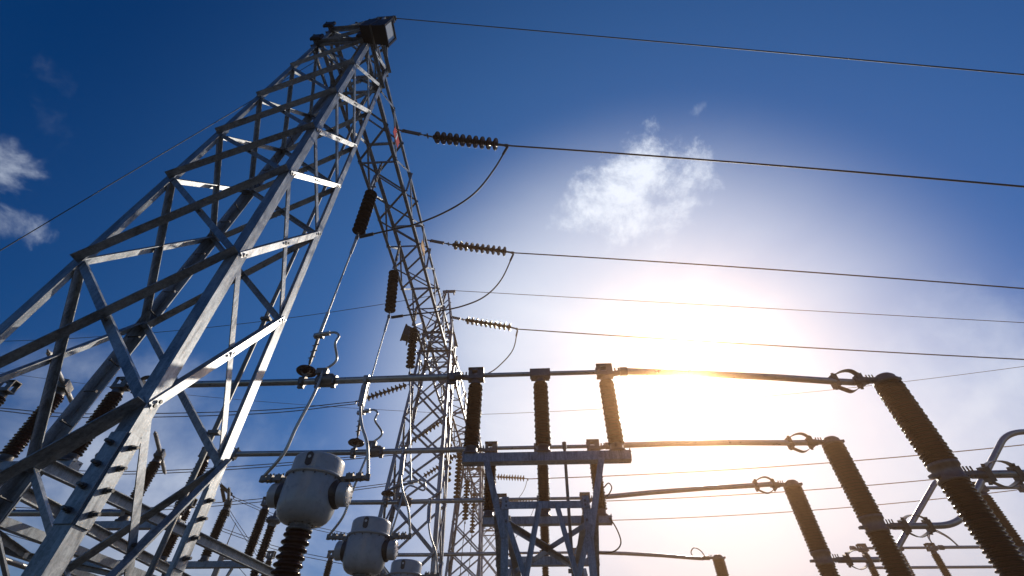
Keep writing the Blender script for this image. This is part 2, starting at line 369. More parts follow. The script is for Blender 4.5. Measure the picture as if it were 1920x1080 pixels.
# ------------------------------------------------------------------ beams between towers
BX0, BX1, BZ0, BZ1 = -5.04, -3.90, 12.0, 13.08
def make_beam(y0, y1, label, nodes):
    root = thing('gantry_beam', (TX, y0, BZ0+H), label, 'lattice beam', 'lattice gantry beams')
    for x, sx in ((BX0,1), (BX1,-1)):
        for z, sz in ((BZ0,1), (BZ1,-1)):
            mb = MB(); mb.angle(V(x,y0,z), V(x,y1,z), (sx,0,0), (0,0,sz), .10, .010); mb.build('chord', [GALV, BOLT], root)
    k = 0
    faces = [((BX1,BZ0),(BX1,BZ1),(1,0,0)), ((BX0,BZ0),(BX0,BZ1),(-1,0,0)), ((BX0,BZ0),(BX1,BZ0),(0,0,-1)), ((BX0,BZ1),(BX1,BZ1),(0,0,1))]
    n = len(nodes)-1
    for fi, (A, B, nv) in enumerate(faces):
        for i in range(n):
            a, b = nodes[i], nodes[i+1]
            P, Q = (A, B) if (i+fi) % 2 else (B, A)
            brace(V(P[0],a,P[1]), V(Q[0],b,Q[1]), nv, .062, .007, 1 if fi < 2 else -1, root, bolts=(fi == 0))
            if fi == 2 and i % 3 == 1: brace(V(Q[0],a,Q[1]), V(P[0],b,P[1]), nv, .062, .007, 1, root, bolts=False)
        for i in range(0, n+1):
            if fi >= 2 and (i % 3 != 0): continue
            if fi < 2 and i % 3 != 1: continue
            mb = MB(); off = Vector(nv)*.014
            P, Q = V(A[0],nodes[i],A[1])+off, V(B[0],nodes[i],B[1])+off
            mb.angle(P, Q, (0,1,0), nv, .07, .007); mb.build('cross_strut', [GALV, BOLT], root)
    return root
def nodes_for(y0, y1, n): return [y0+(y1-y0)*i/n for i in range(n+1)]
beam1 = make_beam(TY-.69, TY+SPAN-.05, 'nearest lattice beam, running overhead from the near tower to the second tower', nodes_for(TY-.60, TY+SPAN-.2, 12))
beam2 = make_beam(TY+SPAN+.05, TY+2*SPAN-.05, 'lattice beam from the second tower to the third tower, crowded behind the first', nodes_for(TY+SPAN+.2, TY+2*SPAN-.2, 11))
copy_tree(beam2, (TX, TY+2*SPAN+.05, BZ0+H), 'farthest lattice beam, small behind the left post of the closed switches')
# beam seats that stick out past the near tower
for x, z, lb in ((BX0,BZ0,'dark plate on the lower left beam end at the near tower top'), (BX0,BZ1,'dark plate on the upper left beam end at the near tower top'),
                 (BX1,BZ0,'dark plate on the lower right beam end, under the near floodlight'), (BX1,BZ1,'dark plate on the upper right beam end, behind the near floodlight')):
    mb = MB(); c = V(x, TY-.72, z+(.02 if z == BZ0 else -.02)); mb.box(c, (.26, .05, .30)); mb.box(c+Vector((0,-.03,0)), (.16,.02,.2))
    for sx in (-1,1):
        for sz in (-1,1): mb.bolt(c+Vector((sx*.1,-.025,sz*.12)), (0,-1,0), .016, .02)
    tag(mb.build('end_plate', [LAMPB, BOLT]), lb, 'steel plate', 'beam end plates')
# ------------------------------------------------------------------ floodlights
def make_floodlight(c, yaw, label, tilt=-.25, s=1.0, zs=1.0):
    c = Vector(c); root = thing('floodlight', c, label, 'floodlight', 'floodlights on the towers')
    rot = Matrix.Rotation(yaw, 3, 'Z') @ Matrix.Rotation(tilt, 3, 'Y').inverted()
    ax = [rot @ Vector(a) for a in ((1,0,0),(0,1,0),(0,0,1))]
    P = lambda x,y,z: c+(ax[0]*x+ax[1]*y+ax[2]*z*zs)*s
    mb = MB()
    f = [(.18,-.25,-.30),(.18,.25,-.30),(.18,.25,.30),(.18,-.25,.30)]; b = [(-.5,-.22,-.24),(-.5,.22,-.24),(-.5,.22,.2),(-.5,-.22,.2)]
    mb.hexa([P(*p) for p in b]+[P(*p) for p in f])
    for k in range(6): mb.box(P(-.54,-.15+.06*k,0), (.1*s,.012*s,.26*s*zs), ax)
    mb.build('housing', LAMPB, root)
    mb = MB()
    for y in (-.25,.25): mb.box(P(.22,y,0), (.08*s,.05*s,.66*s*zs), ax)
    for z in (-.305,.305): mb.box(P(.22,0,z), (.08*s,.45*s,.05*s), ax)
    mb.build('bezel', LAMPB, root)
    mb = MB(); mb.box(P(.215,0,0), (.03*s,.45*s,.55*s*zs), ax); mb.build('lens', GLASS, root)
    mb = MB()
    for y in (-.30,.30): mb.rod(P(0,y,.05), P(-.1,y,-.45), .05*s, .015*s, ax[1])
    mb.rod(P(-.1,-.31,-.45), P(-.1,.31,-.45), .05*s, .02*s); mb.build('yoke', CAST, root)
    return root
fl1c = at(716, 60, 3.18)
make_floodlight(fl1c, R(2), 'large dark floodlight at the very top of the near tower, lens facing right', -.14, .88, 1.0)
fl2c = at(765, 626, 15.75)
make_floodlight(fl2c, R(205), 'smaller floodlight on the left side of the second tower', .1, .95)
# ------------------------------------------------------------------ insulators
def disc_prof(r, h):     # cap and pin disc, pointing along the string
    return [(0,.04),(.005,.066),(h*.20,.07),(h*.26,.08),(h*.36,r*.62),(h*.45,r*.90),(h*.52,r*.985),(h*.60,r),(h*.69,r*.985),(h*.69,r*.86),(h*.62,r*.80),(h*.74,r*.66),(h*.62,r*.60),(h*.74,r*.42),(h*.70,.06),(h*.95,.04)]
def disc_mesh(p, d, r=.15, h=.17, n=18):
    mb = MB(); mb.lathe(p, d, disc_prof(r, h), n); return mb
def link_chain(mb, a, b, plate=True):
    a, b = Vector(a), Vector(b); d = (b-a).normalized(); l = (b-a).length
    if plate and l > .5:
        s = d.cross(Vector((0,0,1))).normalized(); u = s.cross(d)
        mb.tube([a, a+d*.18*l], .022, 8)
        q0, q1 = a+d*.16*l, a+d*.62*l
        for sg in (-1,1): mb.rod(q0+u*(.035*sg), q1+u*(.035*sg), .05, .03, u)
        mb.box(q0, (.06,.055,.11), (d,s,u)); mb.box(q1, (.06,.055,.11), (d,s,u))
        mb.tube([q1, a+d*.8*l], .018, 8); mb.lathe(a+d*.76*l, d, [(0,.03),(.06,.03)], 8)
        mb.lathe(a+d*.84*l, s, [(-.07,.022),(.07,.022)], 8); mb.tube([a+d*.8*l, b], .024, 8)
    else:
        mb.tube([a, b], .016, 8)
        for t in (.25,.5,.75): mb.lathe(a+(b-a)*t, d, [(-.035,.03),(.035,.03)], 8)
def make_string(name, a, d0, d1, e, n, label, cat, group, r=.15, tail=True):
    a, d0, d1, e = map(Vector, (a, d0, d1, e)); root = thing(name, a, label, cat, group)
    mb = MB(); link_chain(mb, a, d0, (d0-a).length > .7); mb.build('link', CAST, root)
    ax = (d1-d0); h = ax.length/n; ax.normalize()
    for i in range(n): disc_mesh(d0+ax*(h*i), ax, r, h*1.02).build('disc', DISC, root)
    mb = MB(); de = (e-d1).normalized()
    if tail:
        mb.tube([d1-ax*.05, d1+de*.05, e], [.03,.034,.03], 10); mb.lathe(e-de*.06, de, [(0,.045),(.09,.045)], 10); mb.rod(e, e+Vector((0,0,-.13)), .05, .02)
    else:
        mb.tube([d1-ax*.05, e], .02, 8); mb.lathe(e, ax, [(-.05,.045),(.05,.045)], 10)
    mb.build('clamp', CAST, root)
    return root
PH = [5.75, 9.80, 13.95]
g1 = 'dead-end strings on the right of the first beam'
pA = [at(745,243,PH[0]), at(813,257,PH[0]), at(934,271,PH[0]), at(951,273,PH[0])]
pB = [at(801,450,PH[1]), at(849,459,PH[1]), at(950,472,PH[1]), at(962,474,PH[1])]
pC = [at(843,594,PH[2]), at(873,600,PH[2]), at(959,614,PH[2]), at(970,617,PH[2])]
for P, lb in ((pA,'topmost string of brown discs, beside the red plate, nearest the camera'), (pB,'middle string of brown discs, beside the yellow plate, on the right of the beam'), (pC,'lowest string of brown discs on the right of the first beam, by the second tower')):
    make_string('insulator_string', *P, 10, lb, 'insulator string', g1, .165)
# conductors to the right
def wire(name, pts, r, label, cat, group=None, n=6):
    mb = MB(); mb.tube(pts, r, n); return tag(mb.build(name, CABLE), label, cat, group)
g2 = 'line conductors leaving to the right'
wire('overhead_conductor', parab([pA[3], at(1400,306,PH[0]), at(1920,350,PH[0])], 24), .022, 'uppermost thick line wire, leaving the string beside the red plate', 'power line', g2)
wire('overhead_conductor', parab([pB[3], at(1400,502,PH[1]), at(1920,541,PH[1])], 30), .022, 'middle thick line wire, leaving the string beside the yellow plate', 'power line', g2)
wire('overhead_conductor', parab([pC[3], at(1400,645,PH[2]), at(1920,674,PH[2])], 36), .023, 'lower thick line wire crossing just above the blazing sun', 'power line', g2)
g3 = 'thin earth wires from the tower peaks'
wire('earth_wire', parab([at(738,34,TY), at(1300,84,TY), at(1920,140,TY)], 24), .014, 'thin wire from the top of the near tower to the upper right corner', 'earth wire', g3)
wire('earth_wire', parab([at(836,544,TY+SPAN), at(1400,576,TY+SPAN), at(1920,605,TY+SPAN)], 36), .017, 'thin wire from the second tower peak to the right edge, above the sun', 'earth wire', g3)
wire('earth_wire', [V(TX,TY,APEX-.1)]+[at(px,py,TY-.4) for px,py in ((440,208),(220,338),(0,470),(-300,660))], .007, 'thin wire sloping from the near tower top to the left edge', 'earth wire', g3)
wire('earth_wire', parab([V(TX,TY+SPAN,APEX-.1), at(480,604,TY+SPAN), at(0,640,TY+SPAN)], -45), .016, 'thin wire from the second tower peak to the left edge', 'earth wire', g3)
wire('earth_wire', parab([V(TX,TY+2*SPAN,APEX-.1), at(1300,755,TY+2*SPAN), at(1920,687,TY+2*SPAN-3)], 40), .016, 'faint thin wire rising past the top of the right breaker pole', 'earth wire', g3)
wire('earth_wire', parab([V(TX,TY+2*SPAN,APEX-.1), at(480,752,TY+2*SPAN), at(0,698,TY+2*SPAN)], -45), .015, 'faint thin wire behind the legs of the near tower, above the paired wires', 'earth wire', g3)
# ------------------------------------------------------------------ suspension strings and leads under the first beam
BUSY = [7.55, 10.8, 14.3]; BUSZ = 5.03
g4 = 'hanging strings under the first beam'
sus = [((703,350),(697,360),(672,436),(669,446)), ((741,498),(739,508),(731,584),(729,594)), ((777,604),(776,615),(769,690),(768,700))]
sY = [(6.72,6.68,6.84,6.88), (9.75,9.8,9.98,10.0), (13.1,13.15,13.4,13.45)]
susend = []
for (pp, yy, lb) in zip(sus, sY, ('largest hanging stack of dark discs, beside the near tower', 'middle hanging stack of dark discs, below the yellow plate', 'smallest hanging stack of dark discs, beside the second floodlight')):
    q = [at(p[0], p[1], y) for p, y in zip(pp, yy)]
    top = Vector((q[0].x+.0, q[0].y-.12, BZ0+H))
    make_string('suspension_insulator', top, q[1], q[2], q[3], 10, lb, 'insulator string', g4, .17, tail=False); susend.append(q[3])
g5 = 'slack jumper cables of the first beam'
def jumper(P, r, lb, grp, mat_=CABLE):
    mb = MB(); mb.tube(smoothline(P, 8), r, 8)
    a, b = Vector(P[0]), Vector(P[1]); d = (b-a).normalized(); mb.tube([a-d*.02, a+d*.28], r*1.6, 8)
    a, b = Vector(P[-1]), Vector(P[-2]); d = (b-a).normalized(); mb.tube([a-d*.02, a+d*.34], r*2.0, 8)
    return tag(mb.build('jumper_cable', mat_), lb, 'cable', grp)
jumper([pA[3]+Vector((0,0,-.1)), at(926,318,5.9), at(890,362,6.1), at(840,395,6.4), at(780,420,6.6), at(720,434,6.8), at(676,444,6.88)], .022, 'biggest slack cable loop, from the topmost string to the largest hanging stack', g5)
jumper([pB[3]+Vector((0,0,-.1)), at(940,524,9.85), at(910,555,9.88), at(870,573,9.9), at(820,584,9.95), at(770,590,9.98), at(735,595,10.0)], .022, 'middle slack cable loop, from the middle string to the middle hanging stack', g5)
jumper([pC[3]+Vector((0,0,-.1)), at(962,655,13.9), at(940,682,13.85), at(915,700,13.8), at(870,712,13.7), at(810,708,13.6), at(771,702,13.45)], .021, 'lowest slack cable loop, dropping behind the first bus bar', g5)
# ------------------------------------------------------------------ bus bars
def clampring(mb, c, r=.09, w=.14):
    mb.lathe(Vector(c)-Vector((w/2,0,0)), (1,0,0), [(0,r),(w,r)], 16)
    mb.box(Vector(c)+Vector((0,0,-r-.03)), (w,.06,.09)); mb.box(Vector(c)+Vector((0,-.07,-r*.6)), (w*.5,.05,.12))
def straps(mb, a, b, up2, side, bulge=.20, w=.055, k=10):
    """two bowed flexible straps between clamp blocks a and b, above and below"""
    a, b, up2, side = map(Vector, (a, b, up2, side)); d = (b-a).normalized(); l = (b-a).length
    for sg in (1,-1):
        for q in (0,):
            pts = []
            for i in range(k+1):
                t = i/k; h = .09+bulge*.55*(math.sin(math.pi*t)**.8 if 0 < t < 1 else 0)
                pts.append(a+d*(l*t)+up2*(sg*h)+side*(sg*.03*math.sin(2*math.pi*t)))
            for i in range(k):
                p0, p1 = pts[i], pts[i+1]; x = (p1-p0).normalized(); y = side
                mb.box((p0+p1)/2, ((p1-p0).length*1.06, w*1.9, .014), (x, y, x.cross(y).normalized()))
    for c in (a, b):
        mb.box(c, (.10,.14,.24), ((d*1+up2*.25).normalized(), side, (up2-d*.25).normalized()))
        for sg in (1,-1): mb.lathe(c+up2*(sg*.12), up2*sg, [(0,.03),(.05,.03)], 6, False)
def make_bus(x0, x1, y, z, label, conn=True):
    root = thing('bus_bar', V(x0,y,z), label, 'bus bar', 'bus bars on the left')
    mb = MB(); mb.tube([V(x0,y,z), V((x0+x1)/2,y,z-.02), V(x1,y,z)], .068, 16); mb.build('tube', ALU, root)
    if conn:
        mb = MB(); straps(mb, V(x0+.03,y,z), V(x0-.42,y,z), (0,0,1), (0,1,0), .2); mb.build('expansion_connector', CAST, root)
    mb = MB(); clampring(mb, V(x1-.05,y,z), .085, .2); mb.build('end_clamp', CAST, root)
    return root
for i, lb in enumerate(('nearest left bus bar, passing behind the near tower leg at mid height', 'second left bus bar, passing behind the top of the largest transformer', 'third left bus bar, passing behind the middle of the largest transformer')):
    make_bus(-7.85, -1.62, BUSY[i], BUSZ, lb)
BUS4Y = BUSY[0]+SPAN
make_bus(-7.85, -1.62, BUS4Y, BUSZ, 'farthest left bus bar, near the bottom edge behind the transformers')
# drop leads, single-disc insulators and clamps on the buses
g6 = 'down leads from the hanging strings'
def drop_set(i, end, knee, ins, clampx, lb):
    y, z = BUSY[i], BUSZ
    a = susend[i]; k = Vector(knee)
    d = (k-a).normalized()
    mb = MB(); mb.tube([a, a+d*.12], .02, 8); mb.tube([a+d*.1, k], .02, 8)
    mb.tube([a+d*.05, a+d*.5], .036, 8); mb.tube([k-d*.6, k], .036, 8)
    tag(mb.build('down_lead', ALU), 'straight down lead from the '+lb[0], 'cable', g6)
    # single bell insulator standing on the bus
    c = V(ins, y, z); root = thing('bell_insulator', c, 'single dark disc standing on the '+lb[1], 'insulator', 'bell insulators on the bus bars')
    mb = MB(); clampring(mb, c, .09, .12); mb.box(c+Vector((0,0,.12)), (.07,.07,.12)); mb.build('clamp', CAST, root)
    mb = MB(); mb.lathe(c+Vector((0,0,.36)), (0,0,-1), [(0,.04),(.03,.07),(.06,.09),(.09,.19),(.13,.21),(.15,.20),(.15,.17),(.13,.14),(.16,.10),(.2,.04)], 22); mb.build('disc', PORC, root)
    mb = MB(); p0 = c+Vector((0,0,.35)); dd = (k-p0).normalized()
    mb.tube([p0, p0+dd*.1], .016, 8); mb.lathe(p0+dd*.06, dd, [(0,.028),(.06,.028)], 8); mb.rod(p0+dd*.1, k, .06, .035, (0,1,0)); mb.tube([p0+dd*.12, k], .03, 8)
    for t in (.3,.5,.7): mb.lathe(p0.lerp(k,t), (1,0,.3), [(-.07,.014),(.07,.014)], 6)
    mb.build('strain_link', CAST, root)
    # looped connector from the lead down to a bolted clamp on the bus
    cc = V(clampx, y, z)
    root = thing('bus_clamp', cc, 'bolted clamp with a bent loop lead on the '+lb[1], 'clamp', 'looped clamps on the bus bars')
    mb = MB(); clampring(mb, cc+Vector((-.12,0,0)), .095, .11); clampring(mb, cc+Vector((.2,0,0)), .095, .09)
    mb.lathe(cc+Vector((.04,0,0)), (1,0,0), [(-.18,.08),(-.12,.14),(.10,.14),(.16,.09)], 14)
    mb.box(cc+Vector((-.1,-.04,.17)), (.2,.16,.12)); mb.box(cc+Vector((.0,-.1,.12)), (.1,.1,.16)); mb.build('body', CAST, root)
    mb = MB(); w = (cc.x-k.x)+.25
    P = [k+Vector((-.05,-.03,.0)), k+Vector((.14,-.03,.03)), k+Vector((.34,-.03,.06)), k+Vector((.46,-.03,-.04)), k+Vector((.44,-.03,-.25)), Vector((cc.x+.12,y-.06,cc.z+.45)), Vector((cc.x-.08,y-.06,cc.z+.2))]
    mb.tube(smoothline(P,7), .026, 10); mb.tube([P[0],P[1]+Vector((.1,0,.01))], .05, 10); mb.box(k, (.2,.1,.08)); mb.build('loop', ALU, root)
    return cc
K1 = at(598,630,7.35); K2 = at(677,774,10.5); K3 = at(770,905,13.9)
c1 = drop_set(0, None, K1, at(569,712,BUSY[0]).x, at(611,710,BUSY[0]).x, ('largest hanging stack', 'nearest left bus bar'))
c2 = drop_set(1, None, K2, at(662,853,BUSY[1]).x, at(701,850,BUSY[1]).x, ('middle hanging stack', 'second left bus bar'))
c3 = drop_set(2, None, K3, at(724,943,BUSY[2]).x, at(757,942,BUSY[2]).x, ('smallest hanging stack', 'third left bus bar'))
# ------------------------------------------------------------------ post insulators and disconnect switches
def post_prof(h, n, r0, r1, core):
    p = [(0, core*1.0)]; s = h/n
    for i in range(n):
        b = i*s; r = r0 if i % 2 == 0 else r1
        p += [(b+s*.10, core), (b+s*.22, r*.90), (b+s*.34, r), (b+s*.46, r*.985), (b+s*.88, core*1.08)]
    return p+[(h, core)]
def porcelain(mb, base, h, n, r0, r1, core, seg=22): mb.lathe(base, (0,0,1), post_prof(h, n, r0, r1, core), seg)
SPC = 1.27
def make_switch(c, blade_ang, label, group='three-post disconnect switches'):
    """centre-rotating three-post disconnect switch; c is the middle of its base beam"""
    c = Vector(c); root = thing('disconnect_switch', c, label, 'disconnect switch', group)
    P = lambda x,y,z: c+Vector((x,y,z))
    mb = MB()
    mb.box(P(.04,-.085,0), (2.86,.012,.155)); mb.box(P(.04,.085,0), (2.86,.012,.155))
    mb.box(P(.04,0,.068), (2.86,.152,.014)); mb.box(P(.04,0,-.068), (2.86,.152,.014))
    mb.box(P(.0,-.0935,.01), (.14,.005,.022)); 
    for x in (-1.385,1.465):
        e = [(-.11,-.04),(-.06,-.09),(.06,-.09),(.11,-.04),(.11,.10),(-.11,.10)]
        vs = [P(x-.008,a,b) for a,b in e]+[P(x+.008,a,b) for a,b in e]
        mb.add(vs, [tuple(range(5,-1,-1)), tuple(range(6,12))]+[(i,(i+1)%6,6+(i+1)%6,6+i) for i in range(6)])
        for a,b in ((-.07,.06),(.07,.06),(0,-.055)): mb.bolt(P(x+.008 if x > 0 else x-.008,a,b), (1 if x > 0 else -1,0,0), .014, .015)
    mb.build('base_beam', [GALV, BOLT], root)
    for k, x in enumerate((-SPC, 0, SPC)):
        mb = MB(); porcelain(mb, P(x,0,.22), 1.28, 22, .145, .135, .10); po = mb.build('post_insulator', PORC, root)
        mb = MB(); mb.lathe(P(x,0,.076), (0,0,1), [(0,.15),(.03,.15),(.035,.115),(.145,.105)], 20)
        mb.build('base_fitting', CAST, po)
        mb = MB(); mb.lathe(P(x,0,1.495), (0,0,1), [(0,.105),(.075,.10),(.08,.075),(.12,.075)], 18); mb.build('cap', CAST, po)
    for sg, x in ((-1,-SPC), (1,SPC)):
        mb = MB(); z = 1.625
        for y in (-.075,.075):
            mb.box(P(x,y,z+.03), (.30,.02,.07)); mb.box(P(x-.10*sg*0-.115,y,z+.14), (.07,.02,.16)); mb.box(P(x+.09,y,z+.14), (.12,.02,.16)); mb.box(P(x-.01,y,z+.205), (.30,.02,.06))
        mb.box(P(x,0,z+.225), (.30,.17,.018)); mb.box(P(x,0,z-.01), (.32,.18,.025))
        mb.rod(P(x+sg*.1,0,z+.03), P(x+sg*.42,0,z+.09), .12, .05); mb.lathe(P(x+sg*.42,0,z+.09), (sg,0,0), [(-.12,.085),(.02,.085)], 14)
        for j in range(3): mb.lathe(P(x+sg*(.2+.07*j),-.05,z+.05), (0,0,1), [(0,.016),(.09,.016)], 6, False); mb.lathe(P(x+sg*(.2+.07*j),.05,z+.05), (0,0,1), [(0,.016),(.09,.016)], 6, False)
        mb.build('contact_terminal', CAST, root)
    mb = MB(); bz = 1.715; ca, sa = math.cos(blade_ang), math.sin(blade_ang); dx = Vector((ca,sa,0)); dy = Vector((-sa,ca,0)); dz = Vector((0,0,1))
    q = P(0,0,bz)
    mb.tube([q-dx*(SPC-.12), q+dx*(SPC-.12)], .045, 14)
    for sg in (-1,1): mb.box(q+dx*(sg*(SPC-.06)), (.2,.07,.05), (dx,dy,dz)); mb.tube([q+dx*(sg*(SPC+.04)), q+dx*(sg*(SPC+.14))], [.03,.012], 8)
    mb.build('blade', ALU, root)
    mb = MB(); mb.box(q+dz*.0, (.40,.16,.15), (dx,dy,dz)); mb.box(q-dz*.08, (.36,.2,.05), (dx,dy,dz)); mb.box(q-dz*.1, (.14,.14,.06), (dx,dy,dz))
    mb.build('rotor_clamp', CAST, root)
    return root
SWZ = 3.33
cl = ['closed switch nearest the camera, its bare beam crossing in front of the others', 'closed switch second from the camera, behind the nearest one', 'closed switch third from the camera, lowest in the stack of three']
for i in range(3): make_switch(V(.075, BUSY[i], SWZ), 0, cl[i])
make_switch(V(.075, BUS4Y, SWZ), 0, 'closed switch far behind the stand, almost at the bottom edge')
OA = math.atan2(2.45, -1.3)
op = ['open switch nearest the camera, its turned blade seen through the near tower', 'open switch second from the camera, its turned blade between two tower legs', 'open switch third from the camera, just right of the spliced rear tower leg']
for i in range(3): make_switch(V(-9.86, BUSY[i], SWZ+.02), OA, op[i])
make_switch(V(-9.86, BUS4Y, SWZ), OA, 'open switch far behind the transformers at the bottom edge')
make_switch(V(13.6, BUSY[2]-.6, SWZ-.1), 0, 'closed switch behind the largest breaker pole at the right edge')
make_switch(V(13.6, BUS4Y, SWZ+.05), 0, 'small closed switch low between the two right breaker poles')
# ------------------------------------------------------------------ stands
def make_stand(c, label):
    """lattice stand under a row of three switches; c = ground point under the first switch"""
    c = Vector(c); root = thing('switch_stand', c, label, 'steel stand', 'stands under the switches')
    P = lambda x,y,z: Vector((c.x+x, c.y+y, z+H))
    ys = (-.02, 6.78)
    for j, y in enumerate(ys):
        sy = 1 if j == 0 else -1
        for x, sx in ((-.66,1), (.72,-1)):
            mb = MB(); mb.angle(P(x,y,-1.5), P(x,y,2.66), (sx,0,0), (0,sy,0), .11, .011)
            for zz in (2.30,2.52,2.58): mb.bolt(P(x+sx*.07,y-sy*.0,zz), (0,-sy,0), .02, .02)
            lg = mb.build('leg', [GALV, BOLT], root)
            ft = MB(); ft.box(P(x,y,-1.5), (.5,.5,.3)); ft.build('footing', CONC, lg)
            mb = MB(); mb.angle(P(x-sx*.004,y-sy*.012,2.05), P(x-sx*.33,y-sy*.012,3.25), (sx,0,0), (0,sy,0), .10, .010); mb.build('arm', [GALV, BOLT], root)
        mb = MB(); mb.angle(P(-.66,y-sy*.016,2.58), P(.72,y-sy*.016,2.58), (0,0,-1), (0,sy,0), .11, .010); mb.build('top_rail', [GALV, BOLT], root)
        mb = MB(); mb.angle(P(-.8,y+sy*.02,1.30), P(.86,y+sy*.02,1.30), (0,0,-1), (0,sy,0), .12, .012); mb.build('cross_rail', [GALV, BOLT], root)
        for a, b in (((-.62,1.25),(-.04,2.5)), ((.68,1.25),(.1,2.5))): pass
        k = 1
        for a, b in (((-.10,2.55),(-.40,1.25)), ((.16,2.55),(.46,1.25)), ((-.6,2.25),(-.22,1.2)), ((.66,2.25),(.28,1.2)), ((-.22,1.2),(-.6,0.)), ((.28,1.2),(.66,0.))):
            mb = MB(); k += 1
            mb.angle(P(a[0],y-sy*(.004+.012*(k%3)),a[1]), P(b[0],y-sy*(.004+.012*(k%3)),b[1]), (1,0,0), (0,-sy,0), .08, .008); mb.build('brace', [GALV, BOLT], root)
    for x, sx in ((-.66,1), (.72,-1)):
        mb = MB(); mb.angle(P(x-sx*.02,ys[0]+.1,2.40), P(x-sx*.02,ys[1]-.1,2.40), (0,0,1), (sx,0,0), .15, .012); mb.build('side_rail', [GALV, BOLT], root)
        for i in range(4):
            y0 = ys[0]+6.8*i/4; y1 = ys[0]+6.8*(i+1)/4; za, zb = (2.4,1.2) if i % 2 == 0 else (1.2,2.4)
            mb = MB(); mb.angle(P(x-sx*.035,y0+.05,za), P(x-sx*.035,y1-.05,zb), (0,0,1), (-sx,0,0), .09, .009); mb.build('brace', [GALV, BOLT], root)
    for y in (3.25,):
        for x, sx in ((-.66,1),(.72,-1)):
            mb = MB(); mb.angle(P(x,y,2.61), P(x-sx*.33,y,3.25), (sx,0,0), (0,1,0), .12, .012); mb.build('arm', [GALV, BOLT], root)
        mb = MB(); mb.angle(P(-.7,y+.02,2.62), P(.76,y+.02,2.62), (0,0,-1), (0,1,0), .15, .012); mb.build('top_rail', [GALV, BOLT], root)
    # diagonals in plan under the rails
    for a, b in (((-.66,.1),(.03,1.6)), ((.72,.1),(.03,1.6)), ((.03,1.7),(-.66,3.2)), ((.03,1.7),(.72,3.2))):
        mb = MB(); mb.angle(P(a[0],a[1],2.36), P(b[0],b[1],2.36), (1,0,0), (0,0,-1), .09, .009); mb.build('plan_brace', [GALV, BOLT], root)
    return root
stand = make_stand((.04, BUSY[0]-.1, 0), 'grey lattice stand under the closed switches, bottom centre')
copy_tree(stand, (-9.88, BUSY[0]-.1, 0), 'grey steel stand under the open switches, behind the near tower legs')
copy_tree(stand, (.04, BUS4Y-.1, 0), 'far stand under the small closed switch, seen through the front stand')
copy_tree(stand, (-9.88, BUS4Y-.1, 0), 'far stand under the open switch beyond the transformers')
copy_tree(stand, (13.6, BUS4Y-.1, 0), 'far stand under the small closed switch on the right')
# long channels running back under the open switches
g7 = 'long channels under the open switches'
for pa, pb, z, w, lb in (((70,868),(480,1062),3.05,.19,'upper grey channel running back under the open switches, right side'),
                      ((0,905),(330,1078),2.9,.18,'lower grey channel running back under the open switches, left side')):
    a, b = atz(*pa, z), atz(*pb, z); b = a.lerp(b, 1.3); mb = MB(); d = (b-a).normalized(); s = d.cross(Vector((0,0,1))).normalized()
    mb.rod(a, b, .014, w); mb.rod(a+s*.05+Vector((0,0,w/2+.003)), b+s*.05+Vector((0,0,w/2+.003)), .11, .014); mb.rod(a+s*.05-Vector((0,0,w/2+.003)), b+s*.05-Vector((0,0,w/2+.003)), .11, .014)
    n = int((b-a).length/.9)
    for i in range(n): mb.bolt(a.lerp(b, (i+.5)/n)-s*.007, -s, .025, .02)
    tag(mb.build('steel_channel', [GALV, BOLT]), lb, 'steel beam', g7)
rails = [((0,976),(290,1000)), ((60,915),(300,935)), ((160,925),(140,1080)), ((95,895),(0,1010))]
mb = MB(); a, b = atz(-40,962,3.0), atz(420,965,3.0); mb.tube([atz(-30,962,2.95), atz(230,962,2.95)], .06, 12)
tag(mb.build('drive_pipe', ALU), 'round drive pipe crossing low behind the near tower legs', 'pipe', 'drive pipes of the open switches')
mb = MB(); mb.tube([atz(-20,1040,2.4), atz(80,1074,2.4)], .05, 12)
tag(mb.build('drive_pipe', ALU), 'short brownish drive pipe in the bottom left corner', 'pipe', 'drive pipes of the open switches')
# vertical drive rods of the closed switches
for x, y, z0, z1, lb in ((.47,BUSY[0]+.45,-1.5,3.75,'thin upright rod rising past the nearest closed switch beam'),):
    mb = MB(); mb.tube([V(x-.05,y,z0), V(x,y,z1)], .028, 10); mb.lathe(V(x,y,z1-.05), (0,0,1), [(0,.04),(.12,.04)], 10); mb.box(V(x-.03,y,1.9), (.12,.06,.05)); mb.box(V(x-.03,y,1.75), (.12,.06,.05))
    tag(mb.build('drive_rod', CAST), lb, 'rod')
for x, y, lb in ((1.50, BUSY[1], 'thin earthing loop hanging from the right end of the second closed switch'), (1.36, BUSY[1]-.0, 'small curled lead beside the right post of the second closed switch')):
    if x > 1.4: P = [V(x,y-.11,3.35), V(x+.12,y-.12,3.1), V(x+.16,y-.12,2.85), V(x+.02,y-.12,2.7), V(x-.25,y-.12,2.66), V(x-.5,y-.12,2.72)]
    else: P = [V(x+.1,y-.1,4.0), V(x+.22,y-.1,4.1), V(x+.28,y-.1,4.0), V(x+.2,y-.1,3.86), V(x+.1,y-.1,3.8)]
    wire('earth_lead', smoothline(P, 7), .014, lb, 'cable', 'earthing leads of the closed switches', 8)
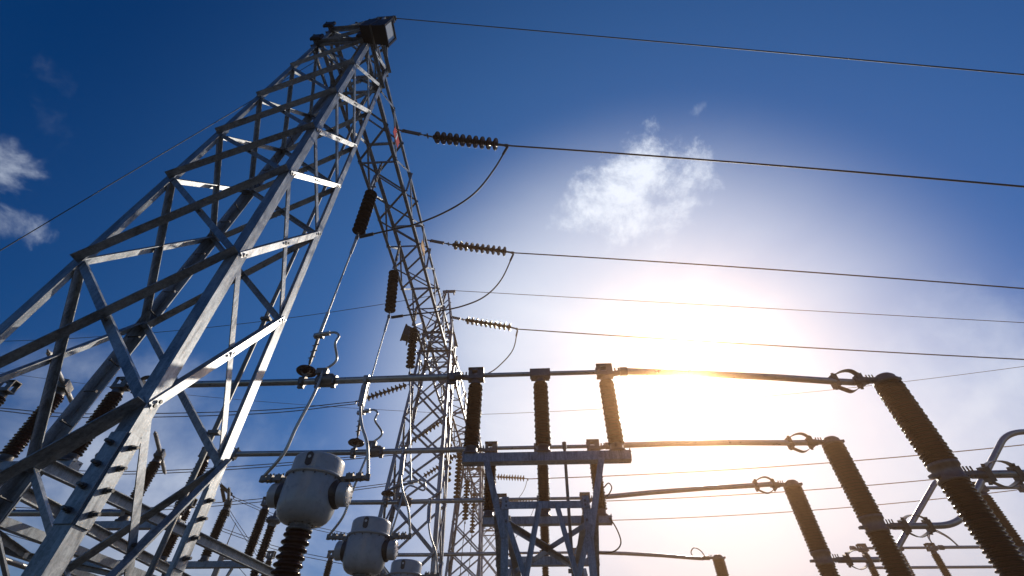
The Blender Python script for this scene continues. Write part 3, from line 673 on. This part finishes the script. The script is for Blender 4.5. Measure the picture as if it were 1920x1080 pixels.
# ------------------------------------------------------------------ current transformers
def make_ct(c, label):
    c = Vector(c); root = thing('current_transformer', Vector((c.x,c.y,0)), label, 'current transformer', 'grey current transformers')
    P = lambda x,y,z: Vector((c.x+x, c.y+y, z+H))
    mb = MB()
    mb.lathe(P(0,0,2.36), (0,0,1), [(-.04,.17),(-.035,.24),(-.01,.325),(.04,.385),(.11,.425),(.20,.447),(.31,.455),(.50,.455),(.64,.45),(.66,.44)], 40); mb.build('tank', PAINT, root)
    mb = MB(); mb.lathe(P(0,0,3.012), (0,0,1), [(0,.43),(.004,.475),(.018,.485),(.036,.485),(.05,.475),(.052,.40)], 40)
    for k in range(16):
        a = k*math.pi/8; mb.bolt(P(.468*math.cos(a),.468*math.sin(a),2.997), (0,0,-1), .014, .02)
    mb.build('flange', [PAINT, BOLT], root)
    mb = MB(); mb.lathe(P(0,0,3.062), (0,0,1), [(0,.425),(.22,.43),(.27,.425),(.30,.40),(.32,.33),(.33,.2),(.333,.05)], 40); cp = mb.build('dome', PAINT, root)
    mb = MB(); a = math.atan2(-1, .02); q = P(.428*math.cos(a), .428*math.sin(a), 3.22); nv = Vector((math.cos(a), math.sin(a), 0)); tv = Vector((-nv.y,nv.x,0))
    prof = [(math.cos(t*math.pi/10)*.055, (.06 if 0 <= t <= 10 else -.06)+math.sin(t*math.pi/10)*.055) for t in range(20)]
    vs = [q+tv*x+Vector((0,0,z))-nv*.01 for x,z in prof]+[q+tv*x+Vector((0,0,z))+nv*.015 for x,z in prof]
    mb.add(vs, [tuple(range(20))[::-1], tuple(range(20,40))]+[(i,(i+1)%20,20+(i+1)%20,20+i) for i in range(20)])
    ga = mb.build('oil_gauge', DARK, cp)
    mb = MB(); mb.lathe(q+nv*.012+Vector((0,0,.03)), nv, [(0,.026),(.006,.026)], 14); mb.build('gauge_window', GLASS, ga)
    for sg in (-1,1):
        z = 2.78
        mb = MB(); mb.lathe(P(sg*.35,0,z), (sg,0,0), [(0,.225),(.13,.225),(.15,.205),(.16,.19)], 30); mb.build('insulating_ring', DARK, root)
        mb = MB(); mb.lathe(P(sg*.49,0,z), (sg,0,0), [(0,.19),(.15,.19),(.165,.175),(.17,.02)], 30)
        for k in range(10):
            a = k*math.pi/5; mb.bolt(P(sg*.657,.15*math.cos(a),z+.15*math.sin(a)), (sg,0,0), .012, .012)
        mb.build('primary_stub', [PAINT, BOLT], root)
        mb = MB(); mb.box(P(sg*.50,-.02,z+.20), (.13,.08,.10)); mb.rod(P(sg*.46,-.02,z+.245), P(sg*.92,-.02,z+.26), .09, .06); mb.box(P(sg*.62,-.02,z+.27), (.12,.14,.1)); mb.box(P(sg*.78,-.02,z+.275), (.1,.13,.09))
        for x in (.58,.66,.75,.81): mb.lathe(P(sg*x,-.02,z+.2), (0,0,1), [(0,.016),(.16,.016)], 6, False)
        mb.lathe(P(sg*.92,-.02,z+.22), (0,0,1), [(0,.045),(.1,.045)], 10); mb.build('terminal', CAST, root)
    mb = MB(); mb.lathe(P(0,0,2.22), (0,0,1), [(0,.16),(.0,.20),(.03,.20),(.035,.165),(.11,.165),(.115,.21),(.145,.21)], 26)
    for k in range(10):
        a = k*math.pi/5+.2; mb.bolt(P(.185*math.cos(a),.185*math.sin(a),2.335), (0,0,-1), .018, .025)
    mb.build('neck', [GALV2, BOLT], root)
    mb = MB(); h = 1.75; n = 17; p = [(0,.17)]; s = h/n
    for i in range(n):
        r = .235-.025*i/n; cr = .17-.02*i/n
        p += [(s*(i+.05),cr),(s*(i+.2),r*.9),(s*(i+.34),r),(s*(i+.5),r*.98),(s*(i+.75),cr*1.12)]
    mb.lathe(P(0,0,.47), (0,0,1), p+[(h,.15)], 30); mb.build('porcelain', PORC, root)
    mb = MB(); mb.box(P(0,0,.28), (.62,.62,.36)); mb.box(P(0,0,.48), (.5,.5,.05)); mb.build('base_box', PAINT, root)
    mb = MB()
    for x in (-.24,.24):
        for y in (-.24,.24): mb.angle(P(x,y,-1.5), P(x,y,.1), (-1 if x > 0 else 1,0,0), (0,-1 if y > 0 else 1,0), .09, .01)
    mb.build('pedestal', GALV, root)
    return root
CTX = -3.85
ct1 = make_ct((CTX,BUSY[0],0), 'largest grey transformer tank, in front of the second bus bar')
copy_tree(ct1, (CTX,BUSY[1],0), 'middle grey transformer tank, right of and below the largest one')
copy_tree(ct1, (CTX,BUSY[2],0), 'smallest grey transformer tank, only its top above the bottom edge')
# cables between buses and transformers
g8 = 'cables between the bus bars and the transformers'
names = ('nearest', 'second', 'third'); tn = ('largest', 'middle', 'smallest')
for i in range(3):
    y = BUSY[i]; dx = 0
    cl_ = (c1, c2, c3)[i]
    tl = V(CTX-.92, y-.02, 3.06); 
    if i == 0: P = [Vector((cl_.x-.04,y-.12,cl_.z+.18)), at(588,740,y-.14), at(556,800,y-.12), at(532,850,y-.08), tl+Vector((0,-.0,.02))]
    else:
        o1 = Vector((0,BUSY[i]-BUSY[0],0)); P = [Vector((cl_.x-.04,y-.12,cl_.z+.18)), at(588,740,BUSY[0]-.14)+o1, at(556,800,BUSY[0]-.12)+o1, at(532,850,BUSY[0]-.08)+o1, tl+Vector((0,0,.02))]
    mb = MB(); mb.tube(smoothline(P,8), .03, 10); tag(mb.build('connecting_cable', ALU), 'grey cable curving from the %s bus bar clamp to the left of the %s transformer' % (names[i], tn[i]), 'cable', g8)
    o1 = Vector((0,BUSY[i]-BUSY[0],0)); y0 = BUSY[0]; tr = V(CTX+.92, y-.02, 3.06)
    P = [at(685,722,y0)+o1+Vector((0,-.02,0)), at(676,760,y0-.1)+o1, at(678,795,y0-.1)+o1, at(688,830,y0-.08)+o1, at(690,862,y0-.05)+o1, tr+Vector((0,0,.02))]
    mb = MB(); mb.tube(smoothline(P,8), .026, 10); mb.rod(P[0]+Vector((0,0,-.02)), P[1], .11, .05, (0,1,0)); clampring(mb, Vector((P[0].x, y, BUSZ+H)), .085, .1)
    tag(mb.build('connecting_cable', ALU), 'grey cable hanging from under the %s bus bar to the right of the %s transformer' % (names[i], tn[i]), 'cable', g8)
# ------------------------------------------------------------------ circuit breaker poles
CBX, CBY = [7.08, 7.21, 7.26], [8.24, 11.0, 13.7]
def make_breaker(c, label):
    c = Vector(c); root = thing('breaker_pole', Vector((c.x,c.y,0)), label, 'circuit breaker', 'tall breaker poles')
    P = lambda x,y,z: Vector((c.x+x, c.y+y, z+H))
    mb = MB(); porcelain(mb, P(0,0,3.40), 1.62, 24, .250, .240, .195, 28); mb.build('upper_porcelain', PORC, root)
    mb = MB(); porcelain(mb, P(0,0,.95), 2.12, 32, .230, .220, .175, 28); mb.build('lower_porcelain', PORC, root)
    mb = MB(); mb.lathe(P(0,0,3.06), (0,0,1), [(0,.18),(.01,.225),(.05,.23),(.06,.21),(.26,.215),(.27,.24),(.33,.24),(.335,.19)], 28)
    mb.box(P(-.26,0,3.18), (.14,.10,.05)); mb.rod(P(.15,0,3.2), P(.42,0,3.2), .16, .06); mb.lathe(P(.42,0,3.2), (1,0,0), [(-.06,.07),(.18,.07)], 14)
    for k in range(3): mb.lathe(P(.26+.06*k,-.06,3.12), (0,0,1), [(0,.015),(.2,.015)], 6, False)
    mb.build('middle_terminal', CAST, root)
    mb = MB(); mb.lathe(P(0,0,5.02), (0,0,1), [(0,.19),(.01,.235),(.05,.235),(.06,.21),(.14,.195),(.19,.15),(.21,.08)], 28)
    mb.hexa([P(.12,-.06,5.04),P(.30,-.05,5.10),P(.30,.05,5.10),P(.12,.06,5.04),P(.12,-.06,5.14),P(.30,-.05,5.16),P(.30,.05,5.16),P(.12,.06,5.14)])
    mb.rod(P(-.12,0,5.12), P(-.40,0,5.12), .15, .06); mb.lathe(P(-.40,0,5.12), (-1,0,0), [(-.05,.08),(.2,.075)], 14)
    for k in range(3): mb.lathe(P(-.24-.06*k,-.05,5.06), (0,0,1), [(0,.015),(.16,.015)], 6, False)
    mb.build('top_terminal', CAST, root)
    mb = MB(); mb.lathe(P(0,0,.55), (0,0,1), [(0,.25),(.3,.25),(.32,.21),(.40,.2)], 26); mb.box(P(0,0,.4), (.7,.5,.3)); mb.build('mechanism_housing', PAINT, root)
    mb = MB()
    for x in (-.28,.28):
        for y in (-.2,.2): mb.angle(P(x,y,-1.5), P(x,y,.25), (-1 if x > 0 else 1,0,0), (0,-1 if y > 0 else 1,0), .1, .01)
    mb.build('pedestal', GALV, root)
    return root
cb1 = make_breaker((CBX[0],CBY[0],0), 'largest brown porcelain breaker pole, at the right edge')
copy_tree(cb1, (CBX[1],CBY[1],0), 'middle brown porcelain breaker pole, between the largest and the smallest')
copy_tree(cb1, (CBX[2],CBY[2],0), 'smaller brown porcelain breaker pole glowing orange nearest the sun')
copy_tree(cb1, (7.2, CBY[0]+SPAN+.6, -.0), 'far breaker pole, just its top showing at the bottom edge under the sun')
# right bus bars
g9 = 'bus bars on the right'
rb = ['right bus bar nearest the camera, ending at the largest breaker pole', 'middle right bus bar, ending at the middle breaker pole', 'right bus bar farthest of three, ending at the orange breaker pole', 'short distant bus bar low under the sun, at the bottom edge']
for i in range(4):
    ya, x1, yb = (BUSY[i], CBX[i], CBY[i]) if i < 3 else (BUS4Y, 7.2, CBY[0]+SPAN+.6)
    a, b = V(1.72,ya,5.05), V(x1-.98,yb,5.12); root = thing('bus_bar', a, rb[i], 'bus bar', g9)
    mb = MB(); mb.tube([a, a.lerp(b,.35)+Vector((0,0,.03)), a.lerp(b,.7)+Vector((0,0,.03)), b, b+(b-a).normalized()*.42], .068, 16); mb.build('tube', ALU, root)
    d = (b-a).normalized(); s = Vector((-d.y,d.x,0)).normalized()
    if i < 3:
        mb = MB(); straps(mb, b-d*.02, V(x1-.5,yb,5.12), (0,-.35,.94), s, .22); mb.build('expansion_connector', CAST, root)
    else:
        mb = MB(); P = [V(x1-1.0,yb,5.14), V(x1-1.03,yb,5.35), V(x1-.85,yb,5.5), V(x1-.62,yb,5.38), V(x1-.5,yb,5.14)]; mb.tube(smoothline(P), .022, 8); mb.build('arcing_horn', CAST, root)
g10 = 'bent riser tubes from the breaker poles'
for i, lb in enumerate(('riser tube leaving the largest breaker pole towards the right edge', 'bent riser tube of the middle breaker pole, its upper bend by the right edge', 'bent riser tube of the orange breaker pole, rising behind the largest pole')):
    x, y = CBX[i], CBY[i]; ye = y if i < 2 else y
    root = thing('riser_tube', V(x+.6,y,3.2), lb, 'bus tube', g10)
    mb = MB(); mb.tube(fillet([V(x+.6,y,3.2), V(8.95 if i else 9.3,y,3.2), V(11.45 if i else 11.9,ye,5.28), V(12.6,ye,5.28)], .42, 8), .065, 14); mb.build('tube', ALU, root)
    mb = MB(); straps(mb, V(x+.62,y,3.2), V(x+1.12,y,3.2), (0,-.35,.94), (0,.94,.35), .22); mb.build('expansion_connector', CAST, root)
# far right bus tubes and small loops
for x0, x1, y, lb in ((14.9,22,BUS4Y,'far bus tube on the right, upper of two at the bottom edge'), (14.2,24,BUS4Y+3.0,'far bus tube on the right, lower of two at the bottom edge')):
    mb = MB(); mb.tube([V(x0,y,5.1), V(x1,y,5.1)], .055, 12); P = [V(x0+.12,y,5.12), V(x0+.1,y,5.5), V(x0+.4,y,5.75), V(x0+.8,y,5.5), V(x0+1.0,y,5.15)]
    if y == BUS4Y: mb.tube(smoothline(P), .025, 8); mb.tube([p+Vector((.06,.06,-.06)) for p in smoothline(P)], .02, 8)
    tag(mb.build('bus_bar', ALU), lb, 'bus bar', 'far right bus tubes')
# ------------------------------------------------------------------ arrester
c = V(-8.19, BUSY[2], 2.6); root = thing('surge_arrester', V(-8.19,BUSY[2],-1.6), 'slim brown arrester with a grey round cap, left of the largest transformer porcelain', 'surge arrester')
mb = MB(); porcelain(mb, c, 1.75, 26, .14, .125, .095); mb.build('porcelain', PORC, root)
mb = MB(); mb.lathe(c+Vector((0,0,1.74)), (0,0,1), [(0,.12),(.02,.13),(.10,.12),(.12,.19),(.16,.215),(.22,.215),(.26,.18),(.28,.07),(.45,.06),(.5,.04),(.62,.04)], 24); mb.build('cap', GALV2, root)
mb = MB(); mb.box(c+Vector((0,0,-.1)), (.4,.4,.18)); mb.box(c+Vector((0,0,-2.1)), (.22,.22,3.8)); mb.build('pedestal', GALV2, root)
mb = MB(); mb.tube(smoothline([c+Vector((0,0,2.3)), c+Vector((.15,0,2.5)), c+Vector((.55,0,2.55)), V(-7.4,BUSY[2],BUSZ)]), .022, 8); mb.build('lead', ALU, root)
# ------------------------------------------------------------------ second bay: left-going strings and paired wires
g11 = 'dead-end strings on the left of the second beam'
LS = [((783,716),(762,722),(680,749),(668,753), 18.6, 'upper left-going string of discs, left of the second tower'),
      ((842,782),(830,788),(752,842),(742,849), 22.6, 'middle left-going string of discs, seen through the second tower'),
      ((866,846),(855,854),(795,893),(787,899), 27.0, 'lower left-going string of discs, seen through the second tower')]
ends = []
for a, b, c_, d, y, lb in LS:
    q = [at(*p, y) for p in (a,b,c_,d)]
    make_string('insulator_string', q[0], q[1], q[2], q[3], 11, lb, 'insulator string', g11, .18); ends.append(q[3])
g12 = 'paired wires going left behind the near tower'
LW = [[(480,770),(165,776),(0,765)], [(480,872),(236,884),(0,876)], [(480,936),(200,955),(0,950)]]
LW2 = [[(480,776),(160,783),(0,770)], [(480,877),(236,889),(0,882)], [(480,942),(200,961),(0,957)]]
for i, (w1, w2, nm) in enumerate(zip(LW, LW2, ('upper', 'middle', 'lowest'))):
    y = LS[i][4]
    for w, off, hh in ((w1, .0, 'upper'), (w2, -.12, 'lower')):
        P = [ends[i]+Vector((0,0,off))]+[at(*p, y) for p in w]; d = P[-1]-P[-2]; P.append(P[-1]+d*1.2+Vector((0,0,.2)))
        mb = MB(); mb.tube(smoothline(P,6), .022, 6); tag(mb.build('overhead_conductor', CABLE), '%s wire of the %s pair going left from the second beam' % (hh, nm), 'power line', g12)
# third bay: strings and conductors leaving right between the switch posts
g13 = 'far dead-end strings seen between the switch posts'
FR = [((905,889),(932,894),(984,897),(990,898),[(1380,880),(1920,834)],31.,'upper far string of small discs between the closed switch posts'),
      ((920,935),(947,940),(1000,942),(1006,943),[(1380,928),(1751,899)],35.2,'middle far string of small discs between the closed switch posts'),
      ((922,970),(949,975),(993,977),(999,978),[(1380,966),(1920,917)],39.5,'lower far string of small discs between the closed switch posts')]
for a, b, c_, d, w, y, lb in FR:
    q = [at(*p, y) for p in (a,b,c_,d)]
    make_string('insulator_string', q[0], q[1], q[2], q[3], 10, lb, 'insulator string', g13, .2)
    P = [q[3]]+[at(*p, y-.5*k) for k, p in enumerate(w)]
    wire('overhead_conductor', parab(P, 60), .03, lb.split()[0]+' far line wire rising to the right edge behind the breaker poles', 'power line', 'far line wires on the right')
for (a, b, y, lb) in (((989,899),(955,955),31.,'thin slack lead hanging from the upper far string'), ((1004,944),(965,1010),35.2,'thin slack lead hanging from the middle far string')):
    p, q = at(*a,y), at(*b,y); wire('jumper_cable', smoothline([p, p.lerp(q,.4)+Vector((.15,0,-.1)), q],6), .02, lb, 'cable', 'far slack leads')
# hanging strings in the second and third bay
g14 = 'hanging strings under the far beams'
for px0, py0, px1, py1, y, lb in ((843,780,838,905,19.6,'reddish hanging stack of discs inside the second tower'), (862,846,856,935,23.0,'hanging stack of discs right of the second tower'),
                               (876,900,872,975,27.0,'hanging stack of discs low beside the third tower'), (889,925,885,1000,32.,'distant hanging stack of discs just left of the front stand')):
    a, b = at(px0,py0,y), at(px1,py1,y); b.x = a.x; b = at(px1,py1,y)
    t = a+(a-b).normalized()*.6; t.z = max(t.z, a.z+.3)
    make_string('suspension_insulator', t, a, b, b+(b-a).normalized()*.15, 12, lb, 'insulator string', g14, .18, tail=False)
    wire('down_lead', [b, b+Vector((-.1,.3,-3)), b+Vector((.1,.6,-6))], .02, 'lead below the '+lb, 'cable', 'far down leads')
# thin paired wires and strings far left
g15 = 'thin wires in the far left background'
FW = [((439,932),(554,978),(700,1010),26,'thin wire passing behind the largest transformer neck'), ((438,936),(553,983),(700,1016),26,'thin wire just below the one behind the transformer neck'),
      ((415,990),(530,1028),(660,1055),24,'thin wire running behind the porcelain of the largest transformer'), ((414,995),(529,1034),(660,1061),24,'lower thin wire running behind the porcelain of the largest transformer'),
      ((430,955),(447,982),(520,1090),25,'thin wire steeply crossing between the rear posts'), ((427,958),(443,985),(514,1090),25,'second thin wire steeply crossing between the rear posts'),
      ((404,1014),(425,1038),(470,1090),25,'thin wire steeply crossing left of the lightning mast'), ((0,990),(90,1018),(200,1062),22,'thin wire low in the bottom left corner'), ((0,997),(90,1025),(200,1070),22,'lower thin wire low in the bottom left corner')]
for a, b, c_, y, lb in FW: wire('thin_wire', smoothline([at(*a,y), at(*b,y), at(*c_,y)], 6), .014, lb, 'wire', g15)
make_string('insulator_string', at(408,902,26), at(414,910,26), at(434,928,26), at(439,932,26), 9, 'small pale string of discs right of the spliced rear tower leg', 'insulator string', 'far left strings', .10)
make_string('insulator_string', at(415,905,26), at(416,915,26), at(421,940,26), at(428,956,26), 9, 'small pale upright string of discs beside the third open switch', 'insulator string', 'far left strings', .10)
# lightning mast
Y = 30; root = thing('lightning_mast', Vector((at(403,1078,Y).x, Y, 0)), 'slim mast with a spike and short crossarm, left of the rear posts', 'mast')
b0 = at(402,1079,Y); b1 = at(421,1036,Y); b1.x = b0.x; mb = MB(); mb.tube([Vector((b0.x,Y,0)), Vector((b0.x,Y,b1.z))], [.22,.17], 12); mb.build('pole', GALV2, root)
mb = MB(); mb.tube([Vector((b0.x,Y,b1.z)), Vector((b0.x,Y,b1.z+1.7))], [.04,.02], 8); mb.build('spike', CAST, root)
mb = MB(); z = at(420,1048,Y).z; mb.rod(Vector((b0.x,Y,z)), Vector((b0.x+1.4,Y,z)), .1, .1); mb.build('crossarm', GALV2, root)
# ------------------------------------------------------------------ phase plates
for px, py, X, y, m, lb, nm in ((743,257,-3.80,None,RED,'small red plate with a white numeral at the root of the topmost string','red'), (793,465,-3.80,None,YEL,'small yellow plate at the root of the middle string','yellow')):
    c = atx(px, py, X); root = thing('phase_plate', c, lb, 'sign', 'coloured phase plates')
    n = Vector((1,0,0)); s = Vector((0,1,0)); uz = Vector((0,0,1))
    mb = MB(); mb.box(c, (.50,.012,.34), (s,n,uz)); mb.build('plate', m, root)
    if nm == 'red':
        mb = MB(); q = c+n*.009; mb.box(q, (.06,.006,.28), (s,n,uz)); mb.box(q+s*(-.05)+uz*.09, (.05,.006,.06), (s,n,uz)); mb.build('numeral', WHITE, root)
    else:
        mb = MB(); mb.box(c+n*.009, (.36,.004,.32), (s,n,uz)); mb.build('panel', m, root)
# ------------------------------------------------------------------ haze, added for the glow towards the sun
hz = MB(); hz.box((10,25,8.7), (160,130,19.4)); o = hz.build('haze', [], org=(10,25,8.7)); o['kind'] = 'stuff'
hm = bpy.data.materials.new('haze_glow'); hm.use_nodes = True; t = hm.node_tree; t.nodes.clear()
pv = t.nodes.new('ShaderNodeVolumePrincipled'); pv.inputs['Color'].default_value = (1,.58,.30,1); pv.inputs['Density'].default_value = .0046; pv.inputs['Anisotropy'].default_value = .94  # orange tint put into the air to imitate flare from the sun
t.links.new(pv.outputs[0], t.nodes.new('ShaderNodeOutputMaterial').inputs['Volume'])
o.data.materials.append(hm)
